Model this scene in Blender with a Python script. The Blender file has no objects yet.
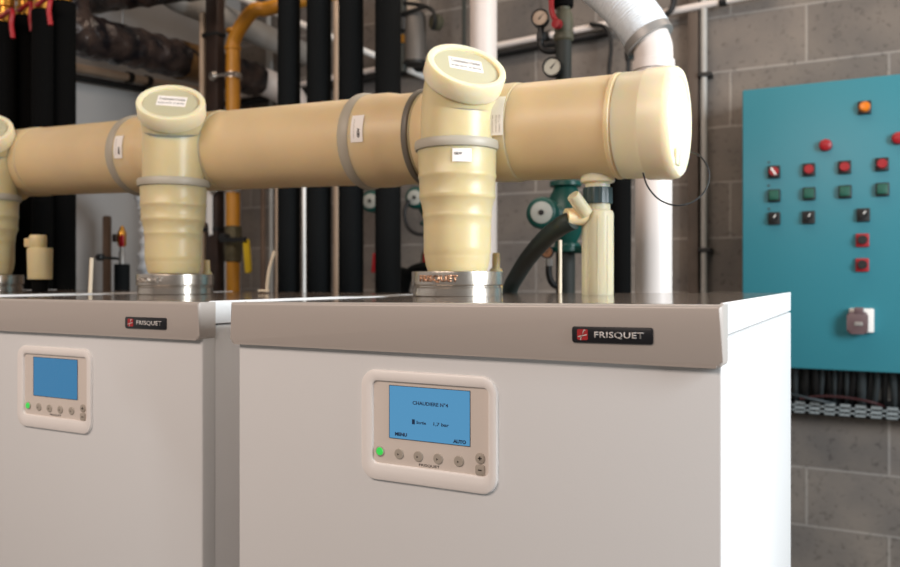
import bpy, bmesh, math, random
from mathutils import Vector, Matrix, noise
random.seed(7)
SC = bpy.context.scene
COL = SC.collection
R = math.radians
PI = math.pi
E = 1.45                                   # eye height

# ------------------------------------------------------------------ camera
CAM = Vector((0.127, -0.784, E))
YAW = R(28)
FWD = Vector((-math.sin(YAW), math.cos(YAW), 0))
RT = Vector((math.cos(YAW), math.sin(YAW), 0))
F = 800.0
HZ = 278.0
cd = bpy.data.cameras.new('camera')
cam = bpy.data.objects.new('camera', cd)
COL.objects.link(cam)
cam.location = CAM
cam.rotation_euler = (R(90), 0, YAW)
cd.sensor_width = 36
cd.lens = 36 * F / 900
cd.shift_y = -(283.5 - HZ) / 900
cd.clip_start = .02
cd.dof.use_dof = True
cd.dof.focus_distance = .95
cd.dof.aperture_fstop = 5.6
SC.camera = cam

# ------------------------------------------------------------------ world, lights, exposure
W = bpy.data.worlds.new('world')
SC.world = W
W.use_nodes = True
W.node_tree.nodes['Background'].inputs[0].default_value = (.95, .90, .86, 1)
W.node_tree.nodes['Background'].inputs[1].default_value = .14


def area(name, loc, target, sx, sy, power, colr):
    l = bpy.data.lights.new(name, 'AREA')
    l.shape = 'RECTANGLE'
    l.size = sx
    l.size_y = sy
    l.energy = power
    l.color = colr
    o = bpy.data.objects.new(name, l)
    COL.objects.link(o)
    o.location = loc
    d = Vector(target) - Vector(loc)
    o.rotation_euler = d.to_track_quat('-Z', 'Y').to_euler()
    return o


area('daylight_window', (1.75, .25, 2.05), (-.1, .40, 1.35), 1.1, 1.1, 90, (.90, .96, 1.0))
area('ceiling_lamp_front', (-1.0, -1.9, 2.85), (-.8, .5, 1.4), 2.2, .7, 45, (1.0, .83, .73))
area('ceiling_lamp_rear', (-.6, 1.35, 3.0), (-.6, 1.5, 0), 2.6, .4, 17, (1.0, .80, .64))
SC.view_settings.view_transform = 'Standard'
SC.view_settings.look = 'None'
SC.view_settings.gamma = 1
SC.view_settings.use_curve_mapping = False
SC.view_settings.exposure = 0.0


# ------------------------------------------------------------------ helpers
def at(px, py, Y=None, X=None, d=None, Z=None):
    """world point seen at photo pixel (px, py) on a plane Y=, X=, Z= or at depth d"""
    a = (px - 450) / F
    b = (HZ - py) / F
    ray = FWD + RT * a + Vector((0, 0, b))
    if Y is not None:
        d = (Y - CAM.y) / ray.y
    elif X is not None:
        d = (X - CAM.x) / ray.x
    elif Z is not None:
        d = (Z - E) / b
    return CAM + ray * d


def lin(c):
    c /= 255.0
    return c / 12.92 if c <= .04045 else ((c + .055) / 1.055) ** 2.4


def rgb(r, g, b):
    return (lin(r), lin(g), lin(b), 1)


def mat(name, c, rough=.5, metal=0.0, spec=.5, bump=0, bscale=60, vary=0, vscale=8, sss=0, trans=0, emit=None,
        coat=0, c2=None, alpha=1):
    m = bpy.data.materials.new(name)
    m.use_nodes = True
    nt = m.node_tree
    b = nt.nodes['Principled BSDF']
    b.inputs['Base Color'].default_value = c
    b.inputs['Roughness'].default_value = rough
    b.inputs['Metallic'].default_value = metal
    b.inputs['Specular IOR Level'].default_value = spec
    b.inputs['Coat Weight'].default_value = coat
    if sss:
        b.inputs['Subsurface Weight'].default_value = sss
        b.inputs['Subsurface Radius'].default_value = (.03, .02, .01)
        b.inputs['Subsurface Scale'].default_value = .6
    if trans:
        b.inputs['Transmission Weight'].default_value = trans
        b.inputs['IOR'].default_value = 1.2
    if emit:
        b.inputs['Emission Color'].default_value = emit[0]
        b.inputs['Emission Strength'].default_value = emit[1]
    geo = None
    if bump or vary or c2:
        geo = nt.nodes.new('ShaderNodeNewGeometry')
    if bump:
        n = nt.nodes.new('ShaderNodeTexNoise')
        n.inputs['Scale'].default_value = bscale
        n.inputs['Detail'].default_value = 5
        nt.links.new(geo.outputs['Position'], n.inputs['Vector'])
        bp = nt.nodes.new('ShaderNodeBump')
        bp.inputs['Strength'].default_value = bump
        bp.inputs['Distance'].default_value = .004
        nt.links.new(n.outputs['Fac'], bp.inputs['Height'])
        nt.links.new(bp.outputs['Normal'], b.inputs['Normal'])
    if vary or c2:
        n = nt.nodes.new('ShaderNodeTexNoise')
        n.inputs['Scale'].default_value = vscale
        n.inputs['Detail'].default_value = 6
        nt.links.new(geo.outputs['Position'], n.inputs['Vector'])
        rp = nt.nodes.new('ShaderNodeValToRGB')
        rp.color_ramp.elements[0].position = .35
        rp.color_ramp.elements[1].position = .65
        if c2:
            rp.color_ramp.elements[0].color = c
            rp.color_ramp.elements[1].color = c2
        else:
            rp.color_ramp.elements[0].color = tuple(x * (1 - vary) for x in c[:3]) + (1,)
            rp.color_ramp.elements[1].color = tuple(min(1, x * (1 + vary)) for x in c[:3]) + (1,)
        nt.links.new(n.outputs['Fac'], rp.inputs['Fac'])
        nt.links.new(rp.outputs['Color'], b.inputs['Base Color'])
    return m


M = {}
M['enamel'] = mat('white_enamel', rgb(222, 222, 222), .32, bump=.02, bscale=300)
M['taupe'] = mat('taupe_metallic_paint', rgb(180, 171, 164), .36, metal=.08, bump=.02, bscale=700)
M['top'] = mat('glossy_taupe_top', rgb(120, 108, 98), .10, spec=.6)
M['groove'] = mat('grey_joint', rgb(140, 138, 136), .8)
M['bezel'] = mat('ivory_plastic', rgb(244, 238, 234), .35)
M['face'] = mat('warm_grey_plastic', rgb(224, 213, 204), .45)
M['button'] = mat('grey_rubber', rgb(178, 168, 156), .5)
M['mark'] = mat('dark_print', rgb(52, 44, 40), .6)
M['led'] = mat('green_led', rgb(60, 200, 80), .3, emit=(rgb(60, 220, 90), .45))
M['lcd'] = mat('lcd_blue', rgb(20, 40, 60), .2, emit=(rgb(92, 160, 205), .78))
M['lcd_dim'] = mat('lcd_blue_dim', rgb(20, 40, 60), .2, emit=(rgb(60, 134, 182), .72))
M['lcdtext'] = mat('lcd_text', rgb(20, 52, 92), .5)
M['badge'] = mat('badge_black', rgb(30, 30, 34), .3)
M['badge_red'] = mat('badge_red', rgb(176, 44, 48), .35)
M['badge_silver'] = mat('badge_silver', rgb(214, 208, 204), .35)
M['steel'] = mat('cast_aluminium', rgb(196, 188, 178), .26, metal=.9, bump=.05, bscale=200)
M['pp'] = mat('translucent_polypropylene', rgb(222, 197, 154), .42, sss=.85, vary=.05, vscale=5)
M['pp_pale'] = mat('pale_polypropylene', rgb(238, 226, 194), .38, sss=.85, vary=.04, vscale=5)
M['pp_yellow'] = mat('yellowish_polypropylene', rgb(214, 198, 154), .36, sss=.85, vary=.06, vscale=9)
M['pp_disc'] = mat('tan_polypropylene', rgb(226, 206, 162), .42, sss=.6)
M['seal'] = mat('grey_rubber_seal', rgb(176, 168, 152), .45)
M['seal_dark'] = mat('dark_rubber_seal', rgb(104, 98, 88), .5)
M['paper'] = mat('sticker_paper', rgb(246, 240, 234), .6)
M['clear'] = mat('cloudy_clear_plastic', rgb(232, 224, 194), .26, trans=.45, sss=.3)
M['nut'] = mat('dark_teal_plastic', rgb(44, 62, 64), .4)
M['hose'] = mat('black_green_rubber', rgb(30, 42, 40), .45)
M['foam'] = mat('black_pipe_insulation', rgb(11, 15, 17), .8, spec=.2, bump=.08, bscale=90)
M['foam_dark'] = mat('black_pipe_foam_matt', rgb(8, 8, 8), .9, spec=.1, bump=.08, bscale=90)
M['pvc'] = mat('white_pvc', rgb(226, 216, 210), .4, vary=.05, vscale=3)
M['flex'] = mat('white_cloth_flexible', rgb(226, 230, 234), .55, bump=.25, bscale=70)
M['gas'] = mat('ochre_yellow_paint', rgb(196, 134, 32), .4, vary=.08)
M['gasvalve'] = mat('dull_bronze', rgb(92, 84, 62), .45, metal=.5, vary=.2, vscale=30)
M['yellow'] = mat('bright_yellow_plastic', rgb(226, 190, 30), .45)
M['brownsteel'] = mat('dark_brown_steel', rgb(44, 28, 20), .5, vary=.3, vscale=12)
M['beige'] = mat('beige_plastic', rgb(196, 174, 152), .5)
M['stick'] = mat('off_white_plastic_rod', rgb(226, 212, 188), .5)
M['brass'] = mat('brass', rgb(206, 150, 66), .28, metal=.9)
M['copper'] = mat('copper', rgb(200, 150, 118), .35, metal=.9)
M['darkred'] = mat('dark_red_cable', rgb(58, 16, 20), .6)
M['red'] = mat('red_plastic', rgb(168, 24, 34), .4)
M['greenpump'] = mat('teal_green_enamel', rgb(6, 74, 66), .4, vary=.1)
M['dial'] = mat('dial_face', rgb(214, 214, 200), .5)
M['dial_grey'] = mat('grey_dial_face', rgb(166, 168, 160), .5)
M['darkpipe'] = mat('dark_green_grey_pipe', rgb(44, 48, 44), .65, vary=.15)
M['olive'] = mat('olive_grey_valve', rgb(78, 76, 60), .6, vary=.1)
M['black'] = mat('black_plastic', rgb(16, 17, 18), .5)
M['greypipe'] = mat('light_grey_pipe', rgb(172, 170, 166), .5, vary=.06)
M['greymetal'] = mat('grey_zinc', rgb(150, 146, 142), .45, metal=.4, vary=.08)
M['darkmetal'] = mat('dark_grey_metal', rgb(100, 96, 92), .5, metal=.3, vary=.1)
M['foil'] = mat('crinkled_bitumen_foil', rgb(12, 13, 20), .28, metal=.2, bump=.8, bscale=40, c2=rgb(72, 58, 52), vscale=14)
M['tape'] = mat('brown_tape', rgb(112, 84, 48), .35)
M['blue'] = mat('teal_blue_enamel', rgb(50, 124, 138), .36, bump=.03, bscale=400, spec=.4)
M['ctl_red'] = mat('red_button', rgb(150, 12, 24), .4)
M['ctl_green'] = mat('green_button', rgb(0, 78, 62), .45)
M['amber'] = mat('amber_lens', rgb(214, 116, 10), .3)
M['ctl_brown'] = mat('brown_grey_socket', rgb(98, 78, 80), .4)
M['whiteplastic'] = mat('white_plastic', rgb(232, 230, 226), .45)
M['cablegrey'] = mat('dark_grey_cable', rgb(66, 74, 78), .6)
M['cableblack'] = mat('black_cable', rgb(14, 15, 17), .5)
M['tray'] = mat('galvanised_tray', rgb(150, 158, 160), .5, metal=.3)
M['brown'] = mat('brown_stained_timber', rgb(110, 88, 72), .7, vary=.2)
M['brown_dark'] = mat('dull_brown_shadow', rgb(86, 74, 65), .7, vary=.2)  # shadow tone put into the colour of the strip beside the conduit
M['plaster'] = mat('white_plaster', rgb(184, 182, 180), .85, bump=.1, bscale=120, vary=.04, vscale=2)
M['concrete'] = mat('grey_concrete', rgb(140, 136, 130), .85, bump=.2, bscale=40, vary=.12, vscale=3)


def blockwork():
    m = bpy.data.materials.new('concrete_blocks')
    m.use_nodes = True
    nt = m.node_tree
    N, L = nt.nodes, nt.links
    b = N['Principled BSDF']
    b.inputs['Roughness'].default_value = .85
    b.inputs['Specular IOR Level'].default_value = .25
    g = N.new('ShaderNodeNewGeometry')
    s = N.new('ShaderNodeSeparateXYZ')
    L.new(g.outputs['Position'], s.inputs[0])
    ax = N.new('ShaderNodeMath'); ax.operation = 'ADD'; ax.inputs[1].default_value = .334 + 20
    az = N.new('ShaderNodeMath'); az.operation = 'ADD'; az.inputs[1].default_value = -.195
    L.new(s.outputs['X'], ax.inputs[0])
    L.new(s.outputs['Z'], az.inputs[0])
    c = N.new('ShaderNodeCombineXYZ')
    L.new(ax.outputs[0], c.inputs[0])
    L.new(az.outputs[0], c.inputs[1])
    br = N.new('ShaderNodeTexBrick')
    br.inputs['Color1'].default_value = rgb(124, 118, 112)
    br.inputs['Color2'].default_value = rgb(138, 131, 124)
    br.inputs['Mortar'].default_value = rgb(158, 153, 147)
    br.inputs['Scale'].default_value = 1
    br.inputs['Mortar Size'].default_value = .006
    br.inputs['Mortar Smooth'].default_value = .6
    br.inputs['Bias'].default_value = -.1
    br.inputs['Brick Width'].default_value = .5
    br.inputs['Row Height'].default_value = .2
    L.new(c.outputs[0], br.inputs['Vector'])
    n1 = N.new('ShaderNodeTexNoise'); n1.inputs['Scale'].default_value = 4; n1.inputs['Detail'].default_value = 8
    n2 = N.new('ShaderNodeTexNoise'); n2.inputs['Scale'].default_value = 55; n2.inputs['Detail'].default_value = 4
    L.new(g.outputs['Position'], n1.inputs['Vector'])
    L.new(g.outputs['Position'], n2.inputs['Vector'])
    r1 = N.new('ShaderNodeValToRGB')
    r1.color_ramp.elements[0].position = .3; r1.color_ramp.elements[0].color = (.55, .56, .60, 1)
    r1.color_ramp.elements[1].position = .7; r1.color_ramp.elements[1].color = (1.08, 1.02, .97, 1)
    L.new(n1.outputs['Fac'], r1.inputs['Fac'])
    mx = N.new('ShaderNodeMix'); mx.data_type = 'RGBA'; mx.blend_type = 'MULTIPLY'; mx.inputs[0].default_value = .8
    L.new(br.outputs['Color'], mx.inputs[6])
    L.new(r1.outputs['Color'], mx.inputs[7])
    r2 = N.new('ShaderNodeValToRGB')
    r2.color_ramp.elements[0].position = .28; r2.color_ramp.elements[0].color = (.45, .45, .45, 1)
    r2.color_ramp.elements[1].position = .42; r2.color_ramp.elements[1].color = (1, 1, 1, 1)
    L.new(n2.outputs['Fac'], r2.inputs['Fac'])
    m2 = N.new('ShaderNodeMix'); m2.data_type = 'RGBA'; m2.blend_type = 'MULTIPLY'; m2.inputs[0].default_value = .6
    L.new(mx.outputs[2], m2.inputs[6])
    L.new(r2.outputs['Color'], m2.inputs[7])
    L.new(m2.outputs[2], b.inputs['Base Color'])
    ad = N.new('ShaderNodeMath'); ad.operation = 'MULTIPLY_ADD'; ad.inputs[1].default_value = .5
    L.new(n2.outputs['Fac'], ad.inputs[0])
    L.new(br.outputs['Fac'], ad.inputs[2])
    bp = N.new('ShaderNodeBump'); bp.inputs['Strength'].default_value = .35; bp.inputs['Distance'].default_value = .006
    L.new(ad.outputs[0], bp.inputs['Height'])
    L.new(bp.outputs['Normal'], b.inputs['Normal'])
    return m


M['blocks'] = blockwork()


def frame(d, up=None):
    """matrix whose Z is d"""
    z = Vector(d).normalized()
    u = Vector(up) if up else (Vector((0, 0, 1)) if abs(z.z) < .95 else Vector((0, 1, 0)))
    x = u.cross(z).normalized()
    y = z.cross(x)
    return Matrix((x, y, z)).transposed().to_4x4()


class MB:
    """collects shapes (world coordinates) and links them as one mesh object"""

    def __init__(self):
        self.bm = bmesh.new()

    def box(self, x0, x1, y0, y1, z0, z1, bev=0, seg=2, mtx=None):
        t = bmesh.new()
        bmesh.ops.create_cube(t, size=1)
        for v in t.verts:
            v.co = Vector((x0 + (v.co.x + .5) * (x1 - x0), y0 + (v.co.y + .5) * (y1 - y0), z0 + (v.co.z + .5) * (z1 - z0)))
        if bev:
            bmesh.ops.bevel(t, geom=t.edges[:], offset=bev, segments=seg, affect='EDGES', profile=.5)
        self._add(t, mtx)
        return self

    def _add(self, t, mtx=None):
        if mtx:
            t.transform(mtx)
        bmesh.ops.recalc_face_normals(t, faces=t.faces[:])
        me = bpy.data.meshes.new('tmp')
        t.to_mesh(me)
        t.free()
        self.bm.from_mesh(me)
        bpy.data.meshes.remove(me)

    def lathe(self, prof, base, d=(0, 0, 1), seg=40, cap=True, jitter=0):
        """prof = [(radius, distance along d)]"""
        mx = Matrix.Translation(Vector(base)) @ frame(d)
        t = bmesh.new()
        rings = []
        for r, h in prof:
            if r < 1e-6:
                rings.append([t.verts.new((0, 0, h))])
            else:
                rings.append([t.verts.new((r * math.cos(2 * PI * k / seg), r * math.sin(2 * PI * k / seg), h)) for k in range(seg)])
        for a, b in zip(rings, rings[1:]):
            for k in range(seg):
                k2 = (k + 1) % seg
                if len(a) == 1 and len(b) == 1:
                    continue
                if len(a) == 1:
                    t.faces.new((a[0], b[k], b[k2]))
                elif len(b) == 1:
                    t.faces.new((a[k], a[k2], b[0]))
                else:
                    t.faces.new((a[k], a[k2], b[k2], b[k]))
        if cap:
            for rg in (rings[0], rings[-1]):
                if len(rg) > 1:
                    t.faces.new(rg)
        self._add(t, mx)
        return self

    def cyl(self, a, b, r, r2=None, seg=28, bev=0):
        a, b = Vector(a), Vector(b)
        l = (b - a).length
        r2 = r if r2 is None else r2
        if bev:
            p = [(r - bev, 0), (r, bev), (r2, l - bev), (r2 - bev, l)]
        else:
            p = [(r, 0), (r2, l)]
        return self.lathe(p, a, b - a, seg)

    def tube(self, pts, r, seg=16, res=8, radfn=None, closed=False, smooth=True):
        pts = [Vector(p) for p in pts]
        if smooth and len(pts) > 2:
            q = []
            n = len(pts)
            for i in range(n if closed else n - 1):
                p0 = pts[(i - 1) % n] if (closed or i > 0) else pts[0] * 2 - pts[1]
                p1, p2 = pts[i], pts[(i + 1) % n]
                p3 = pts[(i + 2) % n] if (closed or i + 2 < n) else pts[-1] * 2 - pts[-2]
                for k in range(res):
                    s = k / res
                    q.append(.5 * ((2 * p1) + (p2 - p0) * s + (2 * p0 - 5 * p1 + 4 * p2 - p3) * s * s + (3 * p1 - p0 - 3 * p2 + p3) * s ** 3))
            if not closed:
                q.append(pts[-1])
            pts = q
        t = bmesh.new()
        n = len(pts)
        rings = []
        prev = None
        for i, p in enumerate(pts):
            if closed:
                tg = pts[(i + 1) % n] - pts[i - 1]
            else:
                tg = pts[min(i + 1, n - 1)] - pts[max(i - 1, 0)]
            tg.normalize()
            if prev is None:
                u = Vector((0, 0, 1)) if abs(tg.z) < .9 else Vector((1, 0, 0))
                x = u.cross(tg).normalized()
            else:
                x = (prev - tg * prev.dot(tg)).normalized()
            prev = x
            y = tg.cross(x)
            rr = r if radfn is None else radfn(i / max(1, n - 1))
            rings.append([t.verts.new(p + (x * math.cos(2 * PI * k / seg) + y * math.sin(2 * PI * k / seg)) * rr) for k in range(seg)])
        for i in range(n if closed else n - 1):
            a, b = rings[i], rings[(i + 1) % n]
            for k in range(seg):
                k2 = (k + 1) % seg
                t.faces.new((a[k], a[k2], b[k2], b[k]))
        if not closed:
            t.faces.new(rings[0])
            t.faces.new(rings[-1])
        self._add(t)
        return self

    def prism(self, outline, mtx, depth, bev=0, seg=2):
        """outline [(u, v)] in mtx XY, extruded along +Z by depth; front (far) edges bevelled"""
        t = bmesh.new()
        a = [t.verts.new((u, v, 0)) for u, v in outline]
        b = [t.verts.new((u, v, depth)) for u, v in outline]
        n = len(a)
        t.faces.new(a)
        ff = t.faces.new(b)
        for k in range(n):
            t.faces.new((a[k], a[(k + 1) % n], b[(k + 1) % n], b[k]))
        if bev:
            bmesh.ops.bevel(t, geom=list(ff.edges), offset=bev, segments=seg, affect='EDGES', profile=.5)
        self._add(t, mtx)
        return self

    def ringprism(self, outer, inner, mtx, depth, bev=.001):
        t = bmesh.new()
        n = len(outer)
        L = []
        for z in (0, depth):
            L.append(([t.verts.new((u, v, z)) for u, v in outer], [t.verts.new((u, v, z)) for u, v in inner]))
        (o0, i0), (o1, i1) = L
        fr = []
        for k in range(n):
            j = (k + 1) % n
            fr.append(t.faces.new((o1[k], o1[j], i1[j], i1[k])))
            t.faces.new((o0[k], i0[k], i0[j], o0[j]))
            t.faces.new((o0[k], o0[j], o1[j], o1[k]))
            t.faces.new((i0[k], i1[k], i1[j], i0[j]))
        if bev:
            ed = set()
            for k in range(n):
                j = (k + 1) % n
                for a, b in ((o1[k], o1[j]), (i1[k], i1[j])):
                    e = t.edges.get((a, b))
                    if e: ed.add(e)
            bmesh.ops.bevel(t, geom=list(ed), offset=bev, segments=2, affect='EDGES', profile=.5)
        self._add(t, mtx)
        return self

    def warp(self, fn):
        for v in self.bm.verts:
            v.co = fn(v.co.copy())
        return self

    def build(self, name, m, parent=None, smooth=40, origin=None):
        me = bpy.data.meshes.new(name)
        self.bm.to_mesh(me)
        self.bm.free()
        me.materials.append(m if not isinstance(m, str) else M[m])
        o = bpy.data.objects.new(name, me)
        COL.objects.link(o)
        if parent is not None:
            off = Vector((0, 0, 0))
            p = parent
            while p is not None:
                off += p.location
                p = p.parent
            o.parent = parent
        else:
            xs = [v.co for v in me.vertices]
            if origin is None:
                mn = Vector([min(c[i] for c in xs) for i in range(3)])
                mxx = Vector([max(c[i] for c in xs) for i in range(3)])
                origin = Vector(((mn.x + mxx.x) / 2, (mn.y + mxx.y) / 2, mn.z))
            off = Vector(origin)
            o.location = off
        for v in me.vertices:
            v.co -= off
        if smooth:
            for p in me.polygons:
                p.use_smooth = True
            me.set_sharp_from_angle(angle=R(smooth))
        return o


def thing(name, label, cat, loc, group=None):
    o = bpy.data.objects.new(name, None)
    COL.objects.link(o)
    o.location = loc
    o.empty_display_size = .05
    return tag(o, label, cat, group)


def tag(o, label, cat, group=None):
    o['label'] = label
    o['category'] = cat
    if group:
        o['group'] = group
    return o


def struct(o):
    o['kind'] = 'structure'
    return o


def rrect(x0, x1, y0, y1, r, n=6):
    P = []
    for cx, cy, a0 in ((x1 - r, y1 - r, 0), (x0 + r, y1 - r, 90), (x0 + r, y0 + r, 180), (x1 - r, y0 + r, 270)):
        for k in range(n + 1):
            a = R(a0 + 90 * k / n)
            P.append((cx + r * math.cos(a), cy + r * math.sin(a)))
    return P


def plane_mtx(o, right, up):
    x = Vector(right).normalized()
    y = Vector(up).normalized()
    z = x.cross(y)
    m = Matrix((x, y, z)).transposed().to_4x4()
    return Matrix.Translation(Vector(o)) @ m


FRONT = lambda x, y, z: plane_mtx((x, y, z), (1, 0, 0), (0, 0, 1))     # XY = world XZ, +Z = towards -Y


def text_mb(s, width, height, mtx, depth=.0004, bold=0.0, spacing=1.0, warp=None):
    """lettering centred on mtx's origin, fitted into width x height"""
    cu = bpy.data.curves.new('lettering', 'FONT')
    cu.body = s
    cu.align_x = 'CENTER'
    cu.offset = bold
    cu.space_character = spacing
    cu.resolution_u = 3
    o = bpy.data.objects.new('tmp', cu)
    COL.objects.link(o)
    dg = bpy.context.evaluated_depsgraph_get()
    me = bpy.data.meshes.new_from_object(o.evaluated_get(dg))
    bpy.data.objects.remove(o)
    bpy.data.curves.remove(cu)
    xs = [v.co.x for v in me.vertices]
    ys = [v.co.y for v in me.vertices]
    x0, x1, y0, y1 = min(xs), max(xs), min(ys), max(ys)
    t = bmesh.new()
    t.from_mesh(me)
    bpy.data.meshes.remove(me)
    for v in t.verts:
        v.co = Vector(((v.co.x - (x0 + x1) / 2) / (x1 - x0) * width, (v.co.y - (y0 + y1) / 2) / (y1 - y0) * height, 0))
    r = bmesh.ops.extrude_face_region(t, geom=t.faces[:])
    for g in r['geom']:
        if isinstance(g, bmesh.types.BMVert):
            g.co.z += depth
    if warp:
        for v in t.verts:
            v.co = warp(v.co.copy())
    mb = MB()
    mb._add(t, mtx)
    return mb


# ------------------------------------------------------------------ the setting
XL, YB, ZC = -2.65, 2.23, 3.15
struct(MB().box(XL - .2, 3.2, YB, YB + .2, 0, ZC).build('wall_back', 'blocks'))
struct(MB().box(XL - .2, XL, -3.2, YB, 0, ZC).build('wall_left', 'plaster'))
struct(MB().box(XL - .2, 3.2, -3.2, YB + .2, -.1, 0).build('floor', 'concrete'))
struct(MB().box(XL - .2, 3.2, -3.2, YB + .2, ZC, ZC + .1).build('ceiling', 'concrete'))

# ------------------------------------------------------------------ boilers
BW, BD = .6, .69
RY = .41
RXS = (-.494, -1.150, -1.782)    # flue axes
RX = RXS[0]


def boiler(xr, zr, zl, label, texts, lcd, y0=0.0, fx=RX, badge_dx=0.0, panel_dx=0.0):
    """xr = X of the right front corner; zr, zl = heights of the top at its right and left edges"""
    xl = xr - BW
    root = thing('boiler', label, 'boiler', ((xr + xl) / 2, BD / 2, 0), 'white floor standing boilers in a row')
    zt = max(zr, zl)
    z0 = E - .05

    def top(x):
        return zr + (zl - zr) * (xr - x) / BW

    def tilt(c):
        k = min(1, max(0, (c.z - z0) / .012))
        c.z += (top(c.x) - zt) * k
        return c
    seam = zt - .031
    b = MB().box(xl, xr, .02, BD, .06, seam - .002, .002)
    b.box(xl + .03, xr - .03, .05, BD - .03, 0, .07)
    b.build('casing', 'enamel', root)
    MB().box(xl + .004, xr - .004, .03, BD - .004, seam - .004, seam + .003).warp(tilt).build('casing_joint', 'groove', root)
    c = MB().box(xl, xl + .004, .012, BD, seam + .0005, zt + .0012, .0008, 1)
    c.box(xr - .004, xr, .012, BD, seam + .0005, zt + .0012, .0008, 1)
    c.box(xl + .005, xr - .005, BD - .006, BD, seam + .0005, zt - .0002, .0008, 1)
    c.warp(tilt).build('top_cover', 'enamel', root)
    MB().box(xl + .004, xr - .004, .004, BD - .006, zt - .012, zt).warp(tilt).build('top_panel', 'top', root)
    # fascia band: bowed profile with rounded lower corners
    zb = E - .0845
    out = []
    r = .006
    for k in range(7):
        a = R(180 + 90 * k / 6)
        out.append((xl - .004 + r + r * math.cos(a), zb + r + r * math.sin(a)))
    for k in range(7):
        a = R(270 + 90 * k / 6)
        out.append((xr + .002 - r + r * math.cos(a), zb + r + r * math.sin(a)))
    out += [(xr + .002, zt), (xl - .004, zt)]
    f = MB().prism(out, FRONT(0, .02, 0), .030, .0035, 3)
    f.warp(tilt).build('fascia', 'taupe', root, 35)
    # door
    d = MB().box(xl + .004, xr + .0005, -.003, .022, .07, E - .0805, .0025, 3)
    d.build('door', 'enamel', root)
    # badge
    u0, u1 = xr + at(572.2, 335, Y=-.011).x + badge_dx, xr + at(653, 337, Y=-.011).x + badge_dx
    tu = (top(u0) - top(u1)) / (u0 - u1)
    bz = top((u0 + u1) / 2) - .0305
    bm = plane_mtx(((u0 + u1) / 2, -.0101, bz), (1, 0, tu), (-tu, 0, 1))
    hw, hh = (u1 - u0) / 2, .0081
    bd = MB().prism(rrect(-hw, hw, -hh, hh, .0022), bm, .0014, .0005).build('badge', 'badge', root)
    bm2 = bm @ Matrix.Translation((0, 0, .0014))
    MB().prism(rrect(-hw + .0055, -hw + .0165, -.0054, .0054, .0014), bm2, .0003).build('badge_square', 'badge_red', bd)
    lg = MB()
    m3 = bm2 @ Matrix.Translation((-hw + .011, 0, .0003))
    lg.prism([(-.0026, -.0052), (-.0015, -.0052), (.0012, .0050), (.0032, .0050), (.0032, .0040), (.0019, .0040)], m3, .0003)
    lg.prism([(-.0046, -.0016), (-.0046, -.0026), (.0046, -.0005), (.0046, .0005)], m3, .0003)
    lg.build('emblem', 'badge_silver', bd)
    text_mb('FRISQUET', .0495, .0072, bm2 @ Matrix.Translation((.0072, -.0003, 0)), .0003, .012, 1.05).build('lettering', 'badge_silver', bd, 0)
    # control panel on the door face
    yf = -.003
    dx = xr + panel_dx

    def P(px, py):                       # right boiler's panel read at its front plane
        v = at(px, py, Y=-.006)
        return v.x + dx, v.z
    ax0, az1 = P(361.2, 369)
    ax1, _ = P(497, 379)
    _, az0 = P(430, 487.2)
    az1 = P(430, 373)[1]
    ix0, ix1 = P(373, 400)[0], P(488, 400)[0]
    iz1, iz0 = P(430, 384.6)[1], P(430, 469.5)[1]
    pan = MB().ringprism(rrect(ax0, ax1, az0, az1, .019, 8), rrect(ix0, ix1, iz0, iz1, .006, 8), FRONT(0, yf + .004, 0), .0085, .003)
    pan = pan.build('control_panel', 'bezel', root)
    yi = yf - .0012
    MB().prism(rrect(ix0 - .002, ix1 + .002, iz0 - .002, iz1 + .002, .006), FRONT(0, yi + .004, 0), .004).build('panel_face', 'face', pan)
    sx0, sx1 = P(388.8, 410)[0], P(469.2, 410)[0]
    sz1, sz0 = P(430, 388.6)[1], P(430, 442.2)[1]
    MB().ringprism(rrect(sx0 - .0006, sx1 + .0006, sz0 - .0006, sz1 + .0006, .0006, 2), rrect(sx0, sx1, sz0, sz1, .0004, 2), FRONT(0, yi, 0), .0006, .0002).build('screen_frame', 'mark', pan)
    scr = MB().prism(rrect(sx0, sx1, sz0, sz1, .0005, 2), FRONT(0, yi, 0), .0003).build('screen', lcd, pan)

    def txt(s, px, py, w, h, m='lcdtext', par=pan, y=yi - .0003, bold=0.01):
        x, z = P(px, py)
        text_mb(s, w, h, FRONT(x, y, z), .0002, bold).build('lettering', m, par, 0)
    if texts:
        txt('CHAUDIERE N\u00b04', 429.5, 404.3, .0455, .0044, bold=.025)
        txt('Sortie', 420.5, 423, .0125, .0036, bold=.025)
        txt('1,7 bar', 440.5, 425.3, .0195, .0044, bold=.025)
        x, z = P(412.8, 422)
        MB().box(x - .0018, x + .0018, yi - .0006, yi, z - .0028, z + .0028).build('pictogram', 'lcdtext', pan)
        txt('MENU', 400.3, 434.6, .0160, .0042, bold=.05)
        txt('AUTO', 459, 442, .0160, .0042, bold=.05)
    txt('FRISQUET', 428.5, 466.5, .0265, .0032, 'mark', y=yi)
    for px, py in ((379.5, 451.3), (398.5, 454), (417.7, 456.6), (437.5, 459), (458.3, 461.4)):
        x, z = P(px, py)
        led = px < 380
        bt = MB().lathe([(.0061, 0), (.0061, .0008), (.0054, .0014), (0, .0014)], (x, yi, z), (0, -1, 0), 24)
        bt = bt.build('push_button', 'button', pan)
        if led:
            bt['label'] = 'button with a lit green lens'
            MB().lathe([(.0047, 0), (.0042, .0009), (0, .0012)], (x, yi - .0013, z), (0, -1, 0), 24).build('green_lens', 'led', pan)
        else:
            MB().prism([(-.0009, -.0013), (.0013, 0), (-.0009, .0013)], FRONT(x - .0008, yi - .0014, z - .0006), .0002).build('arrow_mark', 'mark', pan)
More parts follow.
